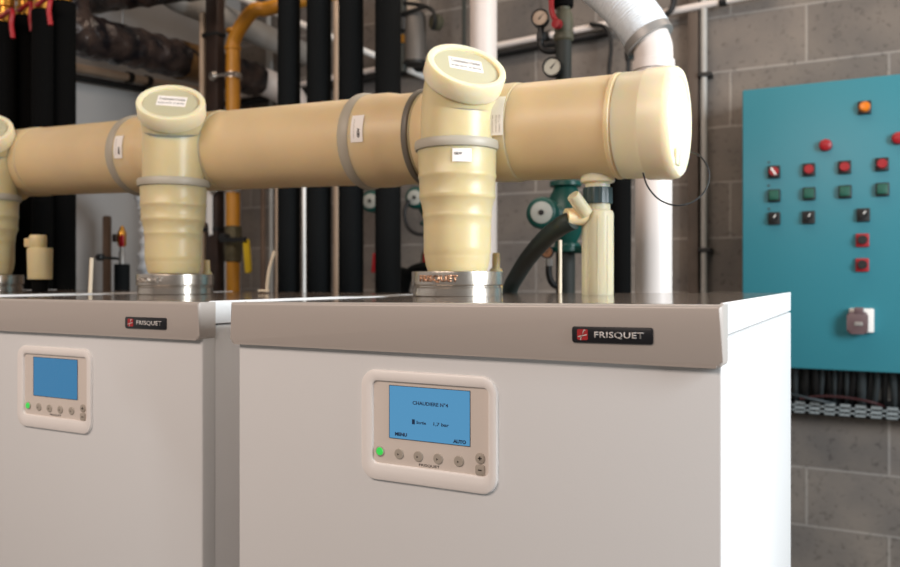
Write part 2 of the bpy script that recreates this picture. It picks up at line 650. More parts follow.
    for px, py, kind in ((479.6, 458.6, 1), (479.6, 470.4, 0)):
        x, z = P(px, py)
        bt = MB().prism(rrect(x - .0055, x + .0055, z - .0057, z + .0057, .0048 if kind else .0022), FRONT(0, yi, 0), .0013, .0005)
        bt.build('push_button', 'button', pan)
        s = MB().box(x - .0022, x + .0022, yi - .0015, yi - .0012, z - .0006, z + .0006)
        if kind:
            s.box(x - .0007, x + .0007, yi - .0015, yi - .0012, z - .0021, z + .0021)
        s.build('plus_mark' if kind else 'minus_mark', 'mark', pan)
    # flue collar with raised lettering
    cx, cz = fx, top(fx)
    FY = RY - y0
    prof = [(.0735, 0), (.0748, .001), (.0748, .0135), (.0735, .0145), (.0725, .0150), (.0725, .0175), (.0755, .0180), (.077, .0195), (.077, .038),
            (.0765, .0405), (.073, .0412), (.060, .0405), (.058, .036)]
    col = MB().lathe([(r_, h) for r_, h in prof], (cx, FY, cz), (0, 0, 1), 64).build('flue_collar', 'steel', root)

    def bend(c):
        a = c.x / .077 + R(2)
        rr = .0768 + c.z
        return Vector((math.sin(a) * rr, -math.cos(a) * rr, c.y))
    text_mb('FRISQUET', .071, .0125, Matrix.Translation((cx, FY, cz + .0285)), .0012, .03, 1.05, bend).build('raised_lettering', 'copper' if texts else 'steel', col, 0)
    root.location.y += y0
    return root, cz


b1, cz1 = boiler(0, E - .0250, E - .0312, 'nearest white boiler with blue display reading boiler number 4 and bright right side', True, 'lcd')
b2, cz2 = boiler(-.680, E - .0328, E - .0336, 'white boiler left of the nearest one, its blue display blank', False, 'lcd_dim', .02, RXS[1], .003, .010)
b3, cz3 = boiler(-1.345, E - .0330, E - .0338, 'white boiler at the far left edge, only its steel flue collar and top showing', False, 'lcd_dim', .02, RXS[2])

# ------------------------------------------------------------------ flue risers
NRM = Vector((.53, -.47, .707)).normalized()


def riser(x, z0, label, sticker, dz=0.0, k=1.0, az_n=48.0, tilt_n=45.0):
    NRM = Vector((math.sin(R(az_n)) * math.sin(R(tilt_n)), -math.cos(R(az_n)) * math.sin(R(tilt_n)), math.cos(R(tilt_n))))
    root = thing('flue_riser', label, 'flue pipe', (x, RY, z0 + .0405), 'flue risers on the boilers')
    A = Vector((x, RY, 0))
    e = E - .0005
    lp = [(.040, .010), (.0495, .0115), (.0530, .022), (.0545, .032), (.0555, .036), (.0553, .040), (.0565, .042), (.0565, .052),
          (.0568, .085), (.0570, .100), (.0582, .102), (.0582, .107), (.0575, .109), (.0600, .122), (.0628, .132), (.0642, .134), (.0642, .140), (.0634, .142), (.0645, .166), (.0658, .168), (.0658, .173), (.0648, .175), (.0660, .205), (.0675, .214)]
    MB().lathe([(a, b * k) for a, b in lp], A + Vector((0, 0, e)), (0, 0, 1), 56).build('riser_pipe', 'pp_yellow', root)
    MB().lathe([(.066, -.0095), (.0705, -.0085), (.0718, -.005), (.0718, .003), (.070, .0065), (.063, .0075)], A + Vector((0, 0, e + .222 * k)), (0, 0, 1), 56).build('seal_ring', 'seal', root)
    zc = e + .222 * k
    e2 = .222 * (1 - k)
    pts = [A + Vector((0, 0, zc)), A + Vector((0, 0, zc + .04)), A + Vector((0, 0, zc + .064 + dz)) + NRM * .004,
           A + Vector((0, 0, zc + .075 + dz)) + NRM * .020, A + Vector((0, 0, zc + .080 + dz)) + NRM * .040]
    MB().tube(pts, .0615, 48, 6).build('branch_body', 'pp_yellow', root)
    # socket towards the duct
    MB().cyl(A + Vector((0, .01, zc + .035 + e2)), A + Vector((0, .085, zc + .035 + e2)), .052, .060, 40).build('branch_socket', 'pp', root)
    cb = A + Vector((0, 0, zc + .080 + dz)) + NRM * .030
    cap = MB().lathe([(.061, 0), (.0655, .002), (.0670, .006), (.0670, .031), (.0655, .0345), (.0590, .0350), (.0560, .0340), (.0550, .0285), (.030, .0280), (0, .0280)],
                     cb, NRM, 64).build('inspection_cap', 'pp_pale', root)
    MB().lathe([(.0548, .0281), (.0548, .0296), (0, .0296)], cb, NRM, 64).build('cap_disc', 'pp_disc', cap)
    # label on the cap: reads along the viewer's right
    rx = Vector((math.cos(R(44)), math.sin(R(44)), -.16))
    rx = (rx - NRM * rx.dot(NRM)).normalized()
    uy = NRM.cross(rx)
    lm = plane_mtx(cb + NRM * .0297 + uy * .009, rx, uy)
    st = MB().prism(rrect(-.0285, .0285, -.0185, .0185, .001, 2), lm, .0004).build('cap_sticker', 'paper', cap)
    l2 = lm @ Matrix.Translation((0, 0, .0004))
    text_mb('Condensation \u00e0 fum\u00e9es', .050, .0105, l2 @ Matrix.Translation((.0005, .0078, 0)), .0002, .0).build('lettering', 'mark', st, 0)
    text_mb('ne pas ouvrir  en service', .051, .0095, l2 @ Matrix.Translation((0, -.0082, 0)), .0002, .0).build('lettering', 'mark', st, 0)
    if sticker:
        az = R(36)                     # faces between -Y and +X
        n = Vector((math.sin(az), -math.cos(az), 0))
        rr = Vector((math.cos(az), math.sin(az), 0))

        def bend(c):
            a = c.x / .0665
            return Vector((math.sin(a) * (.0665 + c.z), -math.cos(a) * (.0665 + c.z), c.y))
        rot = Matrix.Translation(A + Vector((0, 0, e + .1975))) @ Matrix.Rotation(az + R(-2), 4, 'Z')
        t = MB()
        n_ = 8
        tb = bmesh.new()
        g = [[tb.verts.new((-.0155 + .031 * i / n_, -.0105 + .021 * j, 0)) for i in range(n_ + 1)] for j in range(2)]
        for i in range(n_):
            tb.faces.new((g[0][i], g[0][i + 1], g[1][i + 1], g[1][i]))
        ex = bmesh.ops.extrude_face_region(tb, geom=tb.faces[:])
        for q in ex['geom']:
            if isinstance(q, bmesh.types.BMVert):
                q.co.z += .0006
        for v in tb.verts:
            v.co = bend(v.co)
        t._add(tb, rot)
        s = t.build('sticker', 'paper', root)
        text_mb('GDV', .0130, .0042, rot @ Matrix.Translation((0, 0, 0)), .0004, .03, 1,
                lambda c: bend(Vector((c.x - .006, c.y + .0025, c.z + .0006)))).build('lettering', 'mark', s, 0)
    return root


riser(RX, cz1, 'cream plastic flue riser with tilted cap on the nearest boiler, white sticker below collar', True)
riser(RXS[1] - .006, cz2, 'cream plastic flue riser with tilted cap on the middle boiler', False, .033, .885, 40, 43)
riser(RXS[2], cz3, 'cream plastic flue riser cut off by the left edge of the photo', False, .033, .885, 40, 43)

# ------------------------------------------------------------------ sloping flue duct
DY = .50
DR = .083


def dz(x):
    return E + .249 - .0286 * (x + .29)


DD = Vector((1, 0, -.0286)).normalized()


def dpt(x):
    return Vector((x, DY, dz(x)))


duct = thing('flue_duct', 'long sloping cream plastic flue duct crossing above the boilers', 'flue duct', dpt(-.16) - Vector((0, 0, .09)))


def dl(x0, prof):
    """lathe along the duct; prof [(r, x)] in world x"""
    return MB().lathe([(r, x - x0) for r, x in prof], dpt(x0), DD, 56)


mods = RXS
for i, mx in enumerate(mods):
    # tee between the two sockets, then the pipe to the left with its bell and ring
    be = (.075, .05, .080)[i]
    ro = (0, .032, .030)[i]
    dl(mx - .10, [(.082, mx - .10), (.0858, mx - .095), (.0858, mx - .06), (.084, mx - .05), (.0842, mx + .03), (.0850, mx + .05), (.0852, mx + be), (.0842, mx + be + .006), (.083, mx + be + .007)]).build('tee_section', 'pp', duct)
    q = mx - .108 + ro
    dl(q - .006, [(.083, q - .006), (.0885, q - .005), (.0895, q - .002), (.0895, q + .002), (.0885, q + .005), (.083, q + .006)]).build('seal_ring', 'seal_dark', duct)
    xl = RXS[i + 1] + .05 if i < 2 else mx - .5
    m_ = mx + ro
    dl(xl, [(DR, xl), (DR, m_ - .236), (.087, m_ - .234), (.0885, m_ - .228), (.0885, m_ - .185), (.086, m_ - .170), (.084, m_ - .165), (.084, m_ - .10)]).build('pipe_section', 'pp', duct)
    dl(m_ - .252, [(.083, m_ - .252), (.0880, m_ - .250), (.0912, m_ - .245), (.0920, m_ - .238), (.0912, m_ - .231), (.089, m_ - .227), (.083, m_ - .226)]).build('seal_ring', 'seal', duct)
# right end
dl(RX + .05, [(DR, RX + .05), (.0835, -.30), (.0835, -.245), (.0860, -.243), (.0860, -.237), (.0835, -.235), (.0835, -.20), (.084, -.19)]).build('end_section', 'pp', duct)
dl(-.235, [(.084, -.233), (.0855, -.231), (.0855, -.196), (.0880, -.193), (.0885, -.19), (.0890, -.158), (.0870, -.148), (.0830, -.1435), (.078, -.1428), (.072, -.1430), (.070, -.145), (.030, -.145), (0, -.145)]).build('end_cap', 'pp_pale', duct)
# raised vent rectangle on the cap face
MB().box(-.1455, -.1420, DY - .035, DY - .012, dz(-.145) - .070, dz(-.145) - .045, .001).build('cap_lug', 'pp_pale', duct)
# drain stub
sx = -.279
MB().lathe([(.032, .012), (.0285, .002), (.0280, -.007), (.0205, -.010), (.0195, -.030)], (sx, DY, dz(sx) - DR), (0, 0, 1), 32).build('drain_stub', 'pp_pale', duct)
# stickers on the duct
def duct_sticker(x, ang, w, h, s, label=None):
    n = Vector((0, -math.cos(ang), math.sin(ang)))
    up = Vector((0, math.sin(ang), math.cos(ang)))
    rad = .0895

    def bend(c):
        a = ang + c.y / rad
        return Vector((c.x, -math.cos(a) * (rad + c.z), math.sin(a) * (rad + c.z) - .0286 * c.x))
    tb = bmesh.new()
    n_ = 8
    g = [[tb.verts.new((-w / 2 + w * j, -h / 2 + h * i / n_, 0)) for i in range(n_ + 1)] for j in range(2)]
    for i in range(n_):
        tb.faces.new((g[0][i], g[0][i + 1], g[1][i + 1], g[1][i]))
    ex = bmesh.ops.extrude_face_region(tb, geom=tb.faces[:])
    for q in ex['geom']:
        if isinstance(q, bmesh.types.BMVert):
            q.co.z += .0006
    for v in tb.verts:
        v.co = bend(v.co)
    t = MB()
    t._add(tb, Matrix.Translation(dpt(x)))
    st = t.build('sticker', 'paper', duct)
    if s:
        text_mb(s, h * .34, w * .22, Matrix.Translation(dpt(x)), .0004, .05, 1,
                lambda c: bend(Vector((-c.y + w * .16, c.x - h * .17, c.z + .0006)))).build('lettering', 'mark', st, 0)
        text_mb('polypropylene', h * .7, w * .10, Matrix.Translation(dpt(x)), .0003, .0, 1,
                lambda c: bend(Vector((-c.y - w * .24, c.x, c.z + .0006)))).build('lettering', 'button', st, 0)
    else:
        for k, q in enumerate(('polypropylene rigide', 'conduit de fum\u00e9e', 'classe T120')):
            text_mb(q, h * .42, w * .11, Matrix.Translation(dpt(x)), .0003, .0, 1,
                    lambda c: bend(Vector((-c.y - w * .1 + k * w * .2, c.x - h * .22, c.z + .0006)))).build('lettering', 'button', st, 0)
    return st


duct_sticker(RX - .205, R(6), .026, .050, 'GDV')
duct_sticker(RXS[1] - .175, R(4), .026, .050, 'GDV')
duct_sticker(RX + .068, R(10), .030, .068, None)
# black retaining wire on the end cap
wire = [at(690.5, 151.5, d=1.235), at(701, 157, d=1.225), at(709, 172, d=1.22), at(706, 189, d=1.215), at(694, 201, d=1.21),
        at(677, 205.5, d=1.205), at(660, 200, d=1.21), at(648, 187, d=1.215), at(643, 173, d=1.23)]
MB().tube(wire, .0013, 8, 6).build('wire_loop', 'cableblack', duct)

# ------------------------------------------------------------------ condensate trap, hose
tz = at(597, 300, d=1.325)
tx, ty = sx, DY
ztop1 = lambda x: (E - .0250) + (-.0062) * (0 - x) / BW
tr = thing('condensate_trap', 'clear ribbed plastic condensate trap under the right end of the duct', 'condensate trap', (tx, ty, ztop1(tx)))
zb = ztop1(tx)
zz = lambda y: E + (HZ - y) * 1.325 / 800
body = [(.0255, 0), (.0262, .002), (.0262, zz(214) - zb), (.0250, zz(211.5) - zb), (.0210, zz(210) - zb), (.0205, zz(203) - zb)]
MB().lathe(body, (tx, ty, zb), (0, 0, 1), 40).build('trap_body', 'clear', tr)
rb = MB()
for k in range(10):
    a = 2 * PI * k / 10
    rb.cyl((tx + .0262 * math.cos(a), ty + .0262 * math.sin(a), zb + .002), (tx + .0262 * math.cos(a), ty + .0262 * math.sin(a), zz(216)), .0008, seg=8)
rb.build('ribs', 'clear', tr)
nutp = []
for k in range(48):
    a = 2 * PI * k / 48
    rr = .0245 if k % 4 < 2 else .0228
    nutp.append((rr * math.cos(a), rr * math.sin(a)))
MB().prism(nutp, Matrix.Translation((tx, ty, zz(204))), zz(188) - zz(204), .0012).build('union_nut', 'nut', tr)
p0 = Vector((tx, ty, zz(216)))
pa = at(566, 217, d=1.31)
MB().cyl(p0, pa, .0155, .014, 24).build('outlet', 'pp', tr)
MB().cyl(at(586, 214, d=1.305), at(573, 195, d=1.29), .0120, .0110, 20, .001).build('angled_stub', 'clear', tr)
hs = [at(573, 220, d=1.31), at(561, 226, d=1.33), at(545, 239, d=1.40), at(529, 257, d=1.50), at(518, 274, Y=.68), at(510, 290, Y=.735), at(507, 315, Y=.755), at(506, 420, Y=.76)]
tag(MB().tube(hs, .0155, 20, 8, radfn=lambda t: .0160).build('drain_hose', 'hose'), 'black rubber drain hose curving down from the clear condensate trap', 'hose')

# small test cups beside the risers
def cup(x, y, z, s, label):
    t = thing('sampling_cup', label, 'cup', (x, y, z), 'sampling cups beside the risers')
    MB().lathe([(.0100 * s, 0), (.0108 * s, .004), (.0115 * s, .038 * s), (.009 * s, .044 * s)], (x, y, z), (0, 0, 1), 24).build('cup_body', 'pp_yellow', t)
    MB().lathe([(.0068 * s, 0), (.0062 * s, .024 * s), (.005 * s, .026 * s)], (x, y, z + .0435 * s), (0, 0, 1), 20).build('neck', 'pp_yellow', t)
    return t


c1 = at(496, 294, d=1.44)
cup(c1.x, c1.y, ztop1(c1.x), 1.08, 'small cream plastic cup right behind the nearest flue riser')
c2 = at(207, 293, d=1.72)
cup(c2.x, c2.y, E - .031, 1.0, 'small cream plastic cup at the right of the middle flue riser')
c3 = at(40, 291, d=1.9)
t3 = thing('sampling_cup', 'cream plastic cup with offset lid beside the riser at the left edge', 'cup', (c3.x, c3.y, E - .0313), 'sampling cups beside the risers')
zq = lambda y: E + (HZ - y) * 1.9 / 800
MB().lathe([(.022, zq(279.5)), (.024, zq(279.4)), (.0265, zq(279)), (.028, zq(250)), (.027, zq(248))], (c3.x, c3.y, 0), (0, 0, 1), 32).build('cup_body', 'pp_yellow', t3)
MB().cyl((c3.x, c3.y, E - .0335), (c3.x, c3.y, zq(279.5)), .018).build('foot', 'foam_dark', t3)
q = at(38, 240, d=1.9)
MB().lathe([(.016, zq(248.5)), (.019, zq(247)), (.0195, zq(237)), (.017, zq(235))], (q.x, q.y, 0), (0, 0, 1), 24).build('neck', 'pp_yellow', t3)
MB().box(q.x - .040, q.x - .008, q.y - .010, q.y + .010, zq(247), zq(238), .003).build('side_arm', 'pp', t3)

# rods standing on the boiler tops
p = at(560, 293.5, d=1.47)
tag(MB().cyl((p.x, p.y, ztop1(p.x)), (p.x, p.y, E + (HZ - 240) * 1.47 / 800), .0035, seg=12, bev=.0008).build('marker_rod', 'stick'), 'pale thin upright rod between drain hose and clear trap', 'rod')
p = [at(267, 292.3, d=1.72), at(267.3, 284, d=1.72), at(269.5, 268, d=1.72), at(274.5, 251, d=1.72)]
p[0].z = E - .0305
o = MB().tube(p, .0037, 12, 6)
o.tube([p[0] + Vector((-.016, -.01, .0030)), p[0] + Vector((.004, .002, .0030))], .003, 10)
tag(o.build('bent_rod', 'stick'), 'off-white bent rod standing on the middle boiler left of black pipes', 'rod')
p = at(82.5, 293, d=1.66)
tag(MB().cyl((-1.302, p.y, E - .0305), (-1.297, p.y, E + (HZ - 258) * 1.66 / 800), .004, seg=12).build('marker_rod', 'stick'), 'beige thin rod left of the small red-topped valve', 'rod')

# ------------------------------------------------------------------ control cabinet
CY = 1.98
cl = at(742.3, 200, Y=CY).x
cr = cl + 1.0
ct = (at(744, 91.6, Y=CY).z + at(900, 71.9, Y=CY).z) / 2
cb_ = (at(790.9, 368, Y=CY).z + at(900, 373.5, Y=CY).z) / 2
cab = thing('control_cabinet', 'teal blue wall cabinet with red, green and black push buttons', 'control cabinet', ((cl + cr) / 2, (CY + YB) / 2, cb_))
MB().box(cl, cr, CY + .022, YB, cb_, ct, .003).build('cabinet_body', 'blue', cab)
MB().box(cl, cr, CY, CY + .020, cb_, ct, .004, 3).build('cabinet_door', 'blue', cab)


def ctrl(px, py, kind):
    v = at(px, py, Y=CY - .01)
    x, z = v.x, v.z
    m = {'red': 'ctl_red', 'slash': 'ctl_red', 'lamp': 'ctl_red', 'amber': 'amber', 'green': 'ctl_green', 'sel': 'black', 'stop': 'black'}[kind]
    nm = {'red': 'push_button', 'slash': 'push_button', 'lamp': 'pilot_lamp', 'amber': 'pilot_lamp', 'green': 'push_button', 'sel': 'selector_switch', 'stop': 'push_button'}[kind]
    if kind == 'lamp':
        o = MB().lathe([(.019, 0), (.019, .008), (.0165, .018), (.008, .022), (0, .022)], (x, CY, z), (0, -1, 0), 28).build(nm, m, cab)
        o['label'] = 'round red lamp'
        return
    h = .0185
    pl = MB().prism(rrect(-h, h, -h * 1.15, h * 1.05, .003, 3), FRONT(x, CY, z), .010, .002).build(nm, 'ctl_red' if kind == 'stop' else 'black', cab)
    pl['label'] = {'red': 'red button on black plate', 'slash': 'red button with white slash', 'amber': 'amber lamp', 'green': 'green square button', 'sel': 'black selector', 'stop': 'black knob on red plate'}[kind]
    y = CY - .010
    if kind in ('red', 'slash'):
        c = MB().lathe([(.0145, 0), (.0145, .006), (.0125, .009), (0, .009)], (x, y, z), (0, -1, 0), 24).build('button_cap', m, pl)
        if kind == 'slash':
            mx = FRONT(x, y - .009, z) @ Matrix.Rotation(R(-58), 4, 'Z')
            MB().prism(rrect(-.0135, .0135, -.0028, .0028, .001, 2), mx, .002).build('white_slash', 'whiteplastic', pl)
    elif kind == 'amber':
        MB().lathe([(.0165, 0), (.0165, .006), (.012, .013), (0, .015)], (x, y, z), (0, -1, 0), 24).build('lens', m, pl)
    elif kind == 'green':
        MB().prism(rrect(-.0145, .0145, -.015, .015, .002, 2), FRONT(x, y, z), .008, .001).build('button_cap', m, pl)
    elif kind == 'sel':
        k = MB().lathe([(.013, 0), (.013, .004), (0, .004)], (x, y, z), (0, -1, 0), 24)
        mx = FRONT(x, y - .004, z) @ Matrix.Rotation(R(55), 4, 'Z')
        k.prism(rrect(-.012, .012, -.004, .004, .002, 2), mx, .012, .001)
        kb = k.build('knob', m, pl)
        MB().prism(rrect(.001, .0115, -.0016, .0016, .0008, 2), mx @ Matrix.Translation((0, 0, .012)), .001).build('pointer', 'whiteplastic', pl)
    else:
        MB().lathe([(.0135, 0), (.0135, .010), (.012, .012), (0, .012)], (x, y, z), (0, -1, 0), 24).build('knob', m, pl)


ctrl(864.5, 107, 'amber')
ctrl(825.5, 145, 'lamp')
ctrl(898.5, 138, 'lamp')
ctrl(773.8, 171.5, 'slash')
for px, py in ((808.8, 169.3), (844.5, 166.8), (882, 163.8)):
    ctrl(px, py, 'red')
for px, py in ((774, 195.2), (809, 193.3), (845, 191.3), (882.5, 189)):
    ctrl(px, py, 'green')
for px, py in ((774, 218), (808.5, 217), (863.3, 214.5)):
    ctrl(px, py, 'sel')
for px, py in ((862.5, 239.8), (862.3, 264.6)):
    ctrl(px, py, 'stop')
for px, py in ((768.8, 162.4), (768.6, 185.6), (769, 209)):
    v = at(px, py, Y=CY)
    MB().box(v.x - .004, v.x + .004, CY - .0012, CY, v.z - .0025, v.z + .0025).build('printed_mark', 'mark', cab)
v = at(861.5, 321, Y=CY - .02)
so = MB().prism(rrect(-.034, .034, -.035, .038, .004, 3), FRONT(v.x, CY, v.z), .020, .003).build('power_socket', 'whiteplastic', cab)
MB().prism(rrect(-.034, .024, -.037, .030, .012, 5), FRONT(v.x - .006, CY - .020, v.z - .002), .018, .006, 3).build('socket_lid', 'ctl_brown', so)
MB().box(v.x - .020, v.x + .006, CY - .040, CY - .018, v.z + .022, v.z + .042, .003).build('hinge', 'ctl_brown', so)
MB().prism(rrect(-.012, .012, -.006, .006, .003, 3), FRONT(v.x - .008, CY - .038, v.z - .008), .003, .001).build('latch', 'greymetal', so)

# cable tray under the cabinet and the cables that drop into it
tzt = at(830, 403.3, Y=2.15).z
tzb = at(830, 415.8, Y=2.15).z
tx0, tx1 = at(720, 400, Y=2.15).x, cr + .2
hgt = tzt - tzb
T = MB()
T.box(tx0, tx1, 2.150, 2.153, tzb, tzb + hgt * .25)
T.box(tx0, tx1, 2.150, 2.153, tzb + hgt * .38, tzb + hgt * .62)
T.box(tx0, tx1, 2.150, 2.153, tzb + hgt * .76, tzt)
x = tx0
while x < tx1 - .02:
    T.box(x, x + .014, 2.150, 2.153, tzb, tzb + hgt * .5)
    T.box(x + .002, x + .016, 2.150, 2.153, tzb + hgt * .5, tzt)
    x += .0455
T.box(tx0, tx1, 2.150, YB, tzb, tzb + .003)
trt = thing('cable_tray', 'perforated galvanised cable tray on the block wall under the blue cabinet', 'cable tray', ((tx0 + tx1) / 2, 2.19, tzb))
T.build('perforated_side', 'tray', trt, 0)
MB().box(tx0, tx1, YB - .004, YB, tzb + .003, tzt + .01).build('back_strip', 'black', trt)
cx_ = [(796, 'cablegrey', .010), (806, 'cableblack', .016), (815, 'cableblack', .015), (823, 'cablegrey', .008), (829, 'cableblack', .008), (835, 'cablegrey', .008), (841, 'cableblack', .009),
       (847, 'cablegrey', .009), (854, 'cableblack', .012), (862, 'cablegrey', .014), (871, 'cableblack', .009), (878, 'cablegrey', .010), (885, 'cableblack', .010), (893, 'cablegrey', .012), (902, 'cableblack', .012)]
for i, (px, m, r) in enumerate(cx_):
    v = at(px, 372, Y=2.11)
    dxx = random.uniform(-.012, .012)
    tag(MB().tube([(v.x, 2.10, cb_), (v.x + dxx * .3, 2.105, cb_ - .05), (v.x + dxx, 2.17, tzt + .01), (v.x + dxx, 2.185, tzb + .006)], r, 10, 5).build('power_cable', m),
        'cables hanging from the blue cabinet into the perforated tray', 'cable', 'cables under the blue cabinet')
tag(MB().tube([(at(770, 380, Y=2.14).x, 2.18, tzb + .075), at(800, 396, Y=2.13), at(822, 401, Y=2.13), (at(850, 400, Y=2.16).x, 2.19, tzt - .010), (at(930, 400, Y=2.16).x, 2.19, tzt - .02)], .0045, 8).build('loose_cable', 'cablegrey'), 'thin pale grey cable slanting down into the perforated tray', 'cable')
tag(MB().tube([(at(800, 395, Y=2.14).x, 2.128, tzt + .012), at(822, 396, Y=2.125), at(850, 398, Y=2.128), (at(876, 398, Y=2.14).x, 2.132, tzt + .012), (at(890, 398, Y=2.16).x, 2.21, tzt - .02)], .0045, 8).build('loose_cable', 'darkred'), 'thin dark red cable lying along the perforated tray', 'cable')

# ------------------------------------------------------------------ conduits on the walls
def wall_conduit(a, b, r, m, label, clips, cat='conduit', lo=.034):
    d = b - a
    t = thing('conduit', label, cat, (a + b) / 2)
    MB().cyl(a, b, r, seg=16).build('pipe', m, t)
    u = Vector((0, 0, -lo))
    for k in clips:
        c = a + d * k
        n = d.normalized()
        MB().cyl(c - n * .012, c + n * .012, r + .006, seg=14).build('clip', 'black', t)
    return t


a, b = at(236, 97, Y=YB - .045), at(775, -9, Y=YB - .045)
wall_conduit(a, b, .013, 'pvc', 'pale conduit running along the back block wall above the duct', (.30, .46, .54, .66, .70, .80, .93))
a2, b2 = a + Vector((0, .012, -.030)), b + Vector((0, .012, -.030))
b2 = a2 + (b2 - a2) * .76
tag(MB().cyl(a2, b2, .016, seg=12).build('black_cable', 'cableblack'), 'thick black cable under the pale conduit on the block wall', 'cable')
a, b = at(50, 62.5, X=XL + .045), at(238, 98, X=XL + .045)
a = a + (a - b) * .6
wall_conduit(a, b, .017, 'beige', 'pale conduit running along the white left wall', (.36, .42, .60, .66, .85))
a2, b2 = a + Vector((-.010, 0, -.036)), b + Vector((-.010, 0, -.036))
tag(MB().cyl(a2, b2, .013, seg=12).build('black_cable', 'cableblack'), 'black cable under the conduit on the white left wall', 'cable')
# vertical conduit left of the cabinet
v = at(704, 150, Y=YB - .04)
t = thing('conduit', 'thin pale grey vertical conduit between white pipe and blue cabinet', 'conduit', (v.x, v.y, 0))
MB().cyl((v.x, v.y, 0), (v.x, v.y, ZC), .011, seg=14).build('pipe', 'greypipe', t)
for py in (75, 250):
    z = at(704, py, Y=v.y).z
    MB().box(v.x - .018, v.x + .026, v.y - .014, YB, z - .008, z + .008, .002).build('clip', 'black', t)
v = at(694, 150, Y=YB - .03)
tag(MB().box(v.x - .020, v.x + .016, v.y - .012, YB, 0, ZC, .002).build('shadow_strip', 'brown_dark'), 'dark brown strip standing for the shadow beside the thin vertical conduit', 'trunking')  # solid strip added for the brown shadow band on the wall
# hanging black cable below the conduit
pts = [at(590, 24, Y=2.16), at(606, 28, Y=2.15), at(611, 45, Y=2.15), at(609, 70, Y=2.15), at(609, 100, Y=2.15)]
tag(MB().tube(pts, .008, 8).build('hanging_cable', 'cableblack'), 'black cable hanging from the conduit left of the white flexible pipe', 'cable')
pts = [at(612, 27, Y=2.14), at(622, 31, Y=2.14), at(628, 44, Y=2.14), at(628, 75, Y=2.14), at(628, 110, Y=2.14)]
o = MB().tube(pts, .008, 8)
o.cyl(at(628, 52, Y=2.14), at(629, 60, Y=2.14), .014, seg=12)
tag(o.build('hanging_cable', 'cableblack'), 'black cable with a connector hanging directly beside the white flexible pipe', 'cable')
pts = [at(660, 18, Y=2.14), at(671, 10, Y=2.14), at(674, -4, Y=2.14), at(672, -30, Y=2.14)]
tag(MB().tube(pts, .011, 8).build('hanging_cable', 'cableblack'), 'short black cable curving up at the top, right of white flexible pipe', 'cable')

# ------------------------------------------------------------------ vertical pipes
def vpipe(px, Y, wpx, m, name, label, cat='pipe', z0=0, z1=None, group=None, clampz=None):
    v = at(px, 200, Y=Y)
    d = (v - CAM).dot(FWD)
    r = wpx * d / F / 2
    o = MB().cyl((v.x, v.y, z0), (v.x, v.y, ZC if z1 is None else z1), r, seg=28).build(name, m)
    tag(o, label, cat, group)
    return v, r, d


G = 'black insulated risers in the middle'
vpipe(289, 1.30, 22.5, 'foam', 'insulated_pipe', 'black insulated pipe first to the right of the yellow gas pipe', group=G)
vpipe(319, 1.30, 24.5, 'foam', 'insulated_pipe', 'black insulated pipe second to the right of the yellow gas pipe', group=G)
vpipe(351, 1.30, 25, 'foam', 'insulated_pipe', 'black insulated pipe third to the right of the yellow gas pipe', group=G)
vpipe(388, 1.30, 26, 'foam', 'insulated_pipe', 'black insulated pipe nearest to the riser of the front boiler, fourth from yellow pipe', group=G)
vpipe(620, 1.30, 22, 'foam_dark', 'insulated_pipe', 'black insulated pipe between the clear trap and the white pipe', z1=at(620, 120, Y=1.3).z)
vpipe(653.5, 1.0, 36, 'pvc', 'white_pipe', 'wide white pipe standing right of the clear condensate trap', z1=at(653, 62, Y=1.0).z)
vpipe(483.5, 1.45, 27, 'pvc', 'white_pipe', 'white pipe rising behind the nearest flue riser')
vpipe(304, 1.05, 3.6, 'whiteplastic', 'thin_tube', 'thin white tube between the first two black insulated pipes', 'tube', z1=at(304, 140, Y=1.05).z)
vpipe(337, 1.78, 6.6, 'beige', 'thin_tube', 'beige tube behind the gap left of the third black insulated pipe', 'tube')
vpipe(277, 1.6, 3.5, 'beige', 'thin_tube', 'thin beige tube just left of the first black insulated pipe', 'tube', z1=at(277, 140, Y=1.6).z)
vpipe(263, 2.15, 5, 'brown', 'thin_tube', 'dull brown tube on the wall, right of the gas valve', 'tube', z1=at(263, 130, Y=2.15).z)
vpipe(271, 2.15, 4, 'greypipe', 'thin_tube', 'grey tube on the wall behind the bent rod', 'tube', z1=at(271, 50, Y=2.15).z)
vpipe(464, 2.15, 4, 'darkpipe', 'thin_tube', 'dark tube on the block wall left of the white pipe', 'tube')
# left group
GL = 'black insulated risers at the left edge'
lefts = [(5, 24, 20), (24, 17, 20), (42.5, 11, 20), (63.5, 3, 23)]
LL = ['black insulated riser cut by the left edge of the photo', 'black insulated riser second from the left edge', 'black insulated riser third from the left edge, under a brass fitting', 'widest black insulated riser beside the white left wall']
for i, (px, ty_, w) in enumerate(lefts):
    v = at(px, 200, Y=(.83, .90, .83, .90)[i])
    d = (v - CAM).dot(FWD)
    r = w * d / F / 2
    zt_ = E + (HZ - ty_) * d / F
    t = thing('insulated_pipe', LL[i], 'pipe', (v.x, v.y, 0), GL)
    MB().cyl((v.x, v.y, 0), (v.x, v.y, zt_), r, bev=.004).build('foam_sleeve', 'foam_dark', t)
    f = MB().lathe([(.022, 0), (.026, .004), (.026, .03), (.019, .034), (.019, .05), (.028, .055), (.028, .085), (.018, .09), (.016, ZC - zt_)], (v.x, v.y, zt_), (0, 0, 1), 24)
    f.build('brass_fitting', 'brass', t)
    if i < 3:
        h0 = at(px + 7, ty_ - 14, Y=v.y - .05)
        h1 = at(px + 8, ty_ + 14, Y=v.y - .055)
        MB().tube([(v.x, v.y - .02, h0.z), h0, (h0 + h1) / 2 + Vector((0, -.004, 0)), h1], .0075, 10, 4).build('red_handle', 'red', t)

